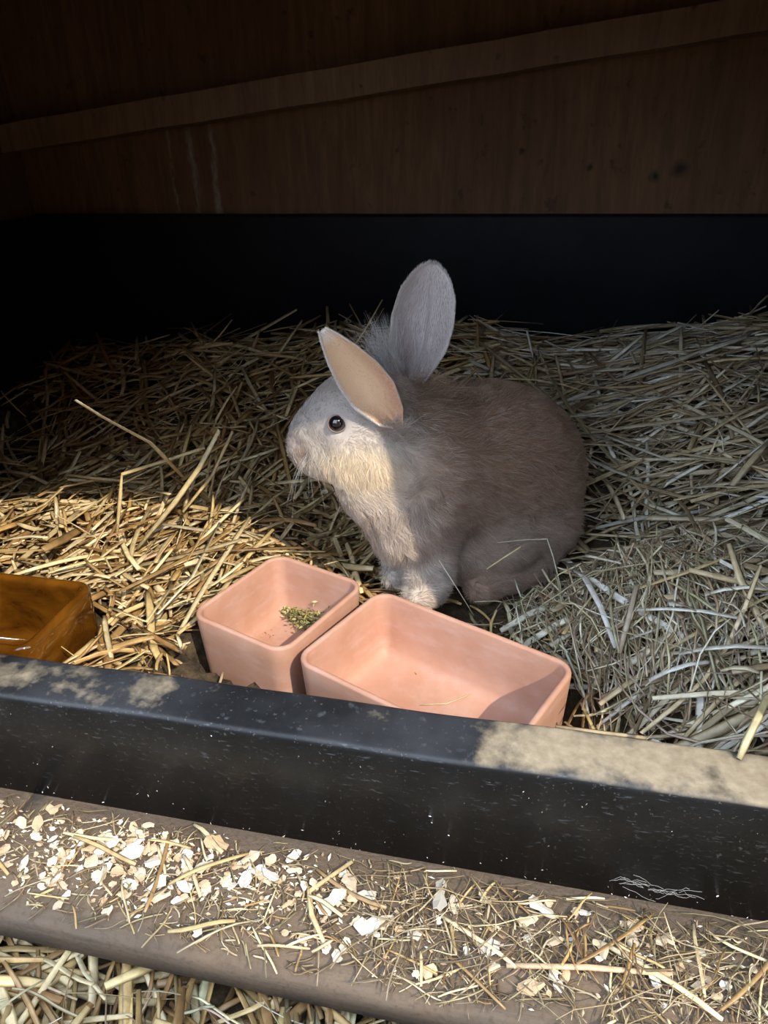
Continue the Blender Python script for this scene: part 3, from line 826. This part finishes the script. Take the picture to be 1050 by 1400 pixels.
def clip_ledge(b):
    V, c, C = b; ok = (C[..., 1].max(1) < .3085) & (C[..., 1].min(1) > .222) & (C[..., 2].min(1) > .0004); return V[ok], c[ok], C[ok]
stuff_obj('chaff', [clip_ledge(b) for b in B3], None, 'fine chaff and hay crumbs sprinkled on the ledge plank', 'chaff')

# single stalks that stand out
def single(name, C, W, col, label, group=None, thk=.4, rollv=0.3):
    C = np.array(C, float); n = len(C)
    T = np.gradient(C, axis=0); T /= np.linalg.norm(T, axis=1, keepdims=True)
    sd = np.cross(T, np.array([0, 0, 1.0])); sd /= np.linalg.norm(sd, axis=1, keepdims=True)+1e-9
    up = np.cross(sd, T)
    s2 = sd*cos(rollv)+up*sin(rollv); u2 = -sd*sin(rollv)+up*cos(rollv)
    tw = np.ones(n); tw[0] = .8; tw[-1] = .7
    V = C[:, None]+s2[:, None]*(SEC[None, :, 0]*W/2*tw[:, None])[..., None]+u2[:, None]*(SEC[None, :, 1]*W*thk/2)[..., None]
    S = len(SEC); o0 = C[n//2]; V = V.reshape(-1, 3)-o0; F = []
    for i in range(n-1):
        for j in range(S): F.append((i*S+j, i*S+(j+1) % S, (i+1)*S+(j+1) % S, (i+1)*S+j))
    e = (n-1)*S; F += [(0, 3, 2, 1), (0, 5, 4, 3), (e, e+1, e+2, e+3), (e, e+3, e+4, e+5)]
    o = link(name, np_mesh(name, V, np.array(F), True, np.tile(np.array(col), (len(V), 1))), None, [M_STRAW])
    o.location = o0
    return tag(o, label, 'straw', group)
def pick(batch, n, where, group):
    """single stalks; each label names tone, form and resting place"""
    V, c, C = batch
    for i in range(min(n, len(V))):
        o0 = C[i, K//2]
        o = link('straw_stalk', np_mesh('straw_stalk', V[i]-o0, SF, True, streak(c[i:i+1], 1)), None, [M_STRAW])
        o.location = o0
        lum = c[i].mean(); tone = 'dark brown' if lum < .26 else 'golden brown' if lum < .40 else 'golden' if lum < .53 else 'pale'
        a, b = C[i, 2]-C[i, 0], C[i, -1]-C[i, 3]; kk = np.degrees(np.arccos(np.clip(a @ b/np.linalg.norm(a)/np.linalg.norm(b), -1, 1)))
        form = 'straight' if kk < 14 else 'bowed' if kk < 40 else 'kinked'
        ln = np.linalg.norm(np.diff(C[i], axis=0), axis=1).sum()
        tag(o, ('long ' if ln > .115 else 'short ' if ln < .06 else '')+form+' '+tone+' straw stalk '+where, 'straw', group)
pick(gen(190, (-.66, -.30), (.40, .74), (.06, .13), (.0050, .0085), .007, PAL, mixang(1.0, .5, .5), (.0, .009), .14, .05, .05), 70, 'on the bedding around the amber bowl', 'broad stalks by the amber bowl')
pick(gen(190, (-.05, .38), (.66, 1.05), (.10, .20), (.0040, .0070), .008, PALE, mixang(.1, .35, .7), (.0, .010), .12, .05, .05), 60, 'on the bedding behind the rabbit', 'long stalks behind the rabbit')
pick(gen(150, (.10, .34), (.40, .66), (.08, .16), (.0045, .0080), .006, PALE, mixang(.1, .35, .75), (.0, .008), .10, .04, .04), 36, 'on the bedding beside the larger terracotta bowl', 'broad stalks beside the larger bowl')
pick(clip_low(gen(260, (-.55, .2), (.06, .21), (.07, .16), (.0050, .0080), .012, PAL, mixang(2.1, .6, .6), (.0, .010), .08, .04, .04, surf=low, tray_clip=False, kinkp=.0)), 45, 'on the ground below the ledge plank', 'broad stalks below the ledge')
pick(clip_ledge(gen(150, (-.44, .2), (.238, .302), (.02, .055), (.0018, .0036), .003, PAL, uni, (.0, .003), .05, .04, .05, surf=flat, tray_clip=False, kinkp=.0)), 34, 'among shavings on the ledge plank', 'short stalks on the ledge')
def wpt(px, py, b):
    return to_world(abz(px, py, b))[0]
GOLD, PALEC = (.70, .54, .27), (.78, .72, .56)
single('straw_stalk', [wpt(*p) for p in ((103, 547, .62), (140, 570, .635), (205, 605, .66), (222, 622, .675), (250, 652, .70))], .0044, (.74, .60, .34), 'golden straw stalk rising with a frayed tip out of the dark bedding', rollv=.6)
single('straw_stalk', [wpt(*p) for p in ((280, 612, .70), (225, 630, .695), (167, 648, .69), (164, 680, .685), (160, 728, .67))], .0046, GOLD, 'sharply bent golden straw stalk with one upright leg', rollv=.5)
single('straw_stalk', [wpt(*p) for p in ((300, 588, .665), (272, 640, .665), (240, 685, .66), (188, 750, .645))], .0066, (.72, .58, .32), 'thick golden straw stalk leaning up toward the rabbit', rollv=.7)
single('straw_stalk', [wpt(*p) for p in ((318, 590, .715), (290, 650, .70), (250, 700, .675))], .0044, GOLD, 'thinner golden straw stalk leaning beside the thick leaning one', rollv=.5)
def lay_on(px, py, lift):
    """where the sight line through a picture point meets the top of the bedding"""
    d = FWD+CR*(px-525)/FPX-CU*(py-700)/FPX; t = np.linspace(.3, 1.4, 900); P = CAM+d*t[:, None]
    k = np.argmax(P[:, 2] <= bed(P[:, 0], P[:, 1])+lift); return P[k]
def laid(pts, W, col, label, lift=.015, rollv=.2):
    lift += .010
    A, B_ = lay_on(*pts[0], lift), lay_on(*pts[-1], lift)
    if len(pts) == 2: C = [A+(B_-A)*t+np.array([0, 0, .004*sin(pi*t)]) for t in (0, .3, .65, 1)]
    else: C = [lay_on(*p, lift) for p in pts]
    single('straw_stalk', C, W, col, label, rollv=rollv, thk=.28)
WH = (.84, .82, .73)
laid(((872, 834), (1008, 845)), .0064, WH, 'brightest whitish straw stalk lying flat beside the hay', .02)
laid(((965, 813), (1049, 806)), .0070, (.80, .77, .66), 'broad whitish stalk lying just behind the brightest one', .018)
laid(((930, 894), (1052, 886)), .0072, (.70, .66, .57), 'broad greyish stalk lying in front of the brightest one', .018)
laid(((888, 930), (968, 905)), .0062, (.78, .76, .70), 'short whitish stalk tilted below the greyish stalk', .016)
laid(((868, 806), (940, 782), (1016, 753)), .0056, (.58, .45, .24), 'long golden stalk slanting away from the hay mound', .016)
laid(((912, 888), (980, 850), (1052, 815)), .0052, (.60, .50, .28), 'yellowish stalk crossing under the brightest white one', .013)
laid(((986, 917), (1038, 920)), .0066, (.66, .60, .40), 'short flat olive-yellow stalk near the tray rim', .016)
laid(((870, 802), (860, 845), (847, 893)), .0052, (.44, .35, .26), 'dull brown stalk leaning on the hay', .022)
laid(((770, 768), (800, 790), (822, 830), (842, 886)), .0062, (.76, .73, .68), 'pale curved ribbon of straw bent over the hay', .018)
laid(((955, 602), (1052, 545)), .0072, (.56, .45, .28), 'broad golden stalk slanting up behind the hay mound', .02)
laid(((1000, 664), (1052, 604)), .0085, (.60, .50, .32), 'broadest golden stalk behind the hay mound', .024)
laid(((860, 562), (925, 540)), .0050, (.66, .60, .50), 'short pale stalk lying behind the rabbit rump', .02)
laid(((935, 668), (1052, 672)), .0050, (.62, .54, .40), 'level pale stalk lying behind the slanting stalk', .016)
laid(((640, 437), (700, 440), (742, 443)), .0060, (.52, .38, .20), 'long brown stalk lying level behind the far ear', .03)
laid(((0, 742), (66, 735)), .0068, (.78, .68, .46), 'broad bright stalk lying beside the amber bowl', .018)
laid(((0, 718), (60, 690), (110, 645)), .0058, (.62, .46, .22), 'golden stalk slanting into the dark bedding', .02)
laid(((215, 840), (262, 790), (300, 715)), .0052, (.80, .70, .46), 'bright split stalk leaning beside the smaller bowl', .022, .5)
laid(((150, 830), (200, 850), (236, 800)), .0050, (.70, .56, .30), 'bent golden stalk between amber and terracotta bowls', .018)
single('dry_leaf', [np.array(p) for p in ((.150, .392, .110), (.138, .375, .112), (.131, .362, .106), (.125, .352, .098), (.121, .344, .0925))], .0046, (.44, .38, .21), 'pale yellow dry leaf blade hanging over the tray rim', thk=.12)
single('straw_stalk', [wpt(*p) for p in ((962, 378, 1.06), (985, 400, 1.06), (1004, 432, 1.05))], .0042, PALEC, 'pale straw stalk standing against the black rear wall', rollv=.3)
single('straw_stalk', [wpt(*p) for p in ((480, 480, .86), (500, 450, .88), (523, 410, .90))], .0042, GOLD, 'golden straw stalk standing up behind the rabbit ears', rollv=.4)
single('straw_stalk', [wpt(*p) for p in ((600, 766, .555), (622, 800, .545), (648, 842, .535))], .0020, PALEC, 'thin pale straw leaning against the rabbit foreleg', rollv=.4)
single('straw_stalk', [wpt(*p) for p in ((680, 742, .585), (720, 738, .575), (748, 737, .565), (756, 760, .56), (766, 800, .55), (772, 850, .54))], .0024, (.74, .70, .52), 'thin pale stalk bent over in front of the rabbit haunch', rollv=.4)
single('straw_stalk', [wpt(*p) for p in ((666, 778, .565), (690, 762, .565), (712, 748, .565))], .0036, (.80, .68, .34), 'short yellow straw tip poking up before the rabbit', rollv=.4)
single('straw_stalk', [wpt(*p) for p in ((720, 452, .95), (727, 480, .94), (735, 505, .93))], .006, (.80, .77, .68), 'whitish straw blade standing upright behind the rabbit rump', rollv=.4)
single('straw_stalk', [wpt(*p) for p in ((955, 660, .70), (972, 705, .685), (986, 745, .67))], .0042, (.80, .78, .74), 'pale slanting stalk above the hay mound', rollv=.4)
single('straw_stalk', [wpt(*p) for p in ((800, 620, .82), (900, 624, .81), (1012, 630, .80))], .0042, (.62, .50, .32), 'long straight straw stalk lying level behind the hay mound', rollv=.3)
single('straw_stalk', [np.array(p) for p in ((.002, .255, .004), (.045, .262, .0055), (.090, .268, .004))], .0042, (.66, .46, .28), 'longest reddish straw stalk lying along the ledge plank', rollv=.1)
single('straw_stalk', [np.array(p) for p in ((-.098, .302, .003), (-.118, .276, .004), (-.112, .262, .004), (-.098, .245, .003))], .0036, (.60, .46, .25), 'kinked golden straw stalk lying across the ledge plank', rollv=.1)
# ------------------------------------------------------------------ shavings
def shaving_mesh(i):
    r = random.Random(100+i); n = 9; lng = r.uniform(1.0, 2.2); curl = r.uniform(.0, .9); V = []; F = []
    rows = 5
    for a in range(rows):
        t = a/(rows-1)-.5; hw = (.5+.22*r.uniform(-1, 1))*(1-.55*abs(2*t)**3); sh = r.uniform(-.14, .14)
        for s in (-1, 0, 1):
            V.append((t*lng+r.uniform(-.10, .10), s*hw+sh, curl*(t*t)*1.4+(.10 if s == 0 else 0)+r.uniform(0, .08)))
    m = len(V); V += [(x, y, z+.07) for x, y, z in V]
    for a in range(rows-1):
        for s in range(2):
            q = a*3+s; F.append((q+m, q+1+m, q+4+m, q+3+m)); F.append((q, q+3, q+4, q+1))
    edge = [0, 1, 2] + [3*a+2 for a in range(1, rows)] + [3*(rows-1)+1, 3*(rows-1)] + [3*a for a in range(rows-2, 0, -1)]
    for a, b in zip(edge, edge[1:]+edge[:1]): F.append((a, b, b+m, a+m))
    V = np.array(V); V[:, 2] -= V[:, 2].min()
    me = np_mesh('wood_shaving', V, np.array(F), False); me.materials.append(M_SHAVS[i % 3][1]); me['form'] = ('curled ' if curl > .45 else 'flat ')+('narrow ' if lng > 1.6 else 'stubby '); me['tone'] = M_SHAVS[i % 3][0]; return me
SHM = [shaving_mesh(i) for i in range(30)]
def shaving(x, y, z, s, size, where, group, rz=None, mesh=None, sc=(1, 1, 1)):
    me = mesh or random.choice(SHM)
    o = bpy.data.objects.new('wood_shaving', me); COL.objects.link(o)
    o.location = (x, y, z); o.scale = (s*sc[0], s*sc[1], s*sc[2]*.8)
    o.rotation_euler = (random.gauss(0, .12), random.gauss(0, .12), random.uniform(0, 2*pi) if rz is None else rz)
    return tag(o, size+me['form']+me['tone']+' wood shaving '+where, 'shaving', group)
cnt = 0
while cnt < 270:
    if random.random() < .68: x = random.gauss(-.225, .085); y = random.gauss(.273, .018)
    else: x = random.uniform(-.15, .17); y = random.gauss(.266, .019)
    if not (-.45 < x < .19 and .238 < y < .303): continue
    s = random.choice([.0026, .0034, .0042, .0050, .0062])*random.uniform(.8, 1.25)
    where = 'on the short ledge plank' if x < -.336 else 'in the heap on the long ledge plank' if x < -.14 else 'scattered on the long ledge plank'
    shaving(x, y, .0008+random.uniform(0, .003), s, 'tiny ' if s < .0032 else 'small ' if s < .005 else '', where, 'small shavings on the ledge'); cnt += 1
for (x, y, s, sc, rz) in ((-.040, .291, .0095, (1.7, .75, 1), 1.6), (-.078, .262, .0095, (1, .9, 1), .3), (.020, .293, .009, (.9, .8, 1), -.6), (-.103, .273, .009, (1, 1, 1), .9), (-.212, .262, .009, (1.2, .8, 1), 1.1), (-.238, .279, .010, (1, .8, 1), .6)):
    shaving(x, y, .003, s, 'large ', 'on the long ledge plank', 'large shavings on the ledge', rz, SHM[3*random.randrange(6)], sc)
# ------------------------------------------------------------------ dried greens and crumbs in the bowls
def crumbs(name, pts, sizes, cols, label, cat):
    V, F, C = [], [], []
    for p, s, c in zip(pts, sizes, cols):
        R = np.array(Matrix.Rotation(random.uniform(0, 6.28), 3, Vector((random.gauss(0, 1), random.gauss(0, 1), random.gauss(0, 1))).normalized()))
        q = np.array([(-1, 0, 0), (0, -.4, .1), (1, 0, 0), (0, .4, .1), (0, 0, -.12)])*s
        o = len(V); V += list(q @ R.T+p); C += [c]*5
        F += [(o, o+1, o+2), (o, o+2, o+3), (o, o+4, o+1), (o+1, o+4, o+2), (o+2, o+4, o+3), (o+3, o+4, o)]
    o = link(name, np_mesh(name, V, np.array(F), False, np.array(C)), None, [M_HERB])
    return tag(o, label, cat, kind='stuff')
pts, sz, cl = [], [], []
for i in range(1500):
    x, y = (random.gauss(-.225, .08), random.gauss(.273, .016)) if random.random() < .75 else (random.uniform(-.15, .18), random.gauss(.268, .018))
    if not (.234 < y < .307 and x < .19): continue
    pts.append(np.array([x, y, .0012+abs(random.gauss(0, .0012))])); sz.append(random.uniform(.0007, .0026))
    cl.append(random.choice([(.70, .60, .46), (.58, .44, .28), (.46, .32, .18), (.76, .70, .60), (.36, .24, .14)]))
crumbs('sawdust', pts, sz, cl, 'pale sawdust and splinters heaped between shavings on the ledge', 'sawdust')
pts, sz, cl = [], [], []
for i in range(90):
    pts.append(np.array([random.uniform(-.36, .15), .3119, random.choice([random.uniform(.004, .085), abs(random.gauss(.004, .006))])])); sz.append(random.choice([.0004, .0005, .0007, .0011])); cl.append(random.choice([(.5, .46, .4), (.36, .32, .26), (.62, .6, .58)]))
crumbs('flecks', pts, sz, cl, 'tiny pale flecks stuck to the black tray front', 'flecks')
c1 = np.array(BOWLS[0][0]); pts, sz, cl = [], [], []
path = [onz for onz in ()]
def floor_pt(px, py, z):
    d = FWD+CR*(px-525)/FPX-CU*(py-700)/FPX; return CAM+d*((z-CAM[2])/d[2])
spine = [floor_pt(382, 826, -.002), floor_pt(400, 836, -.002), floor_pt(418, 847, -.001), floor_pt(437, 850, .002)]
for i in range(1500):
    t = random.random()*3; k = min(int(t), 2); p = spine[k]+(spine[k+1]-spine[k])*(t-k)
    sg = (.003, .0045, .008)[k]
    p = p+np.array([random.gauss(0, sg), random.gauss(0, sg), abs(random.gauss(0, sg*.7))-.003]); p[2] = max(p[2], -.0064)
    pts.append(p); sz.append(random.uniform(.001, .0034))
    cl.append(random.choice([(.30, .29, .09), (.42, .38, .14), (.20, .19, .07), (.12, .10, .05), (.50, .44, .22)]))
crumbs('dried_greens', pts, sz, cl, 'clump of crumbly dried greens in the smaller terracotta bowl', 'greens')
pts, sz, cl = [], [], []
for (px, py, n) in ((345, 868, 14), (362, 868, 10), (375, 866, 8), (330, 868, 8), (395, 878, 6)):
    for i in range(n):
        p = floor_pt(px+random.gauss(0, 9), py+random.gauss(0, 4), -.0066); pts.append(p); sz.append(random.uniform(.0006, .002)); cl.append(random.choice([(.34, .24, .10), (.42, .30, .12), (.2, .12, .06)]))
crumbs('crumbs', pts, sz, cl, 'scattered brown crumbs on the floor of the smaller bowl', 'crumbs')
pts, sz, cl = [], [], []
for (px, py, n) in ((512, 886, 3), (497, 907, 5), (620, 933, 3), (570, 920, 3)):
    for i in range(n):
        p = floor_pt(px+random.gauss(0, 6), py+random.gauss(0, 4), -.0066); pts.append(p); sz.append(random.uniform(.0008, .002)); cl.append(random.choice([(.30, .16, .05), (.16, .08, .04)]))
crumbs('crumbs', pts, sz, cl, 'few dark crumbs on the floor of the larger bowl', 'crumbs')
single('straw_stalk', [floor_pt(575, 964, -.0062), floor_pt(610, 962, -.0058), floor_pt(645, 948, -.0050)], .0012, (.74, .62, .36), 'thin straw lying on the floor of the larger bowl', rollv=.1)
# ------------------------------------------------------------------ cobweb on the foot of the tray front
tcw = NT('cobweb'); tcw.set(Base_Color=(.42, .40, .37), Roughness=.9)
def cobweb(x0, x1, z, n, label):
    V, F = [], []
    for i in range(n):
        x = random.uniform(x0, x1); L = random.uniform(.006, .02); p = np.array([x, .3118, z+random.gauss(0, .0025)])
        d = np.array([random.choice((-1, 1)), 0, random.gauss(0, .35)])
        for s in range(5):
            q = p+d*L/5+np.array([0, 0, random.gauss(0, .0012)]); o = len(V); r = .00009
            V += [p+(0, -r, -r), p+(0, -r, r), p+(0, r, 0), q+(0, -r, -r), q+(0, -r, r), q+(0, r, 0)]
            F += [(o, o+1, o+4, o+3), (o+1, o+2, o+5, o+4), (o+2, o, o+3, o+5)]; p = q
    o = link('cobweb', np_mesh('cobweb', V, np.array(F), False), None, [tcw.m]); tag(o, label, 'cobweb', kind='stuff')
cobweb(.045, .10, .014, 20, 'wispy grey cobweb clinging low on the tray front')
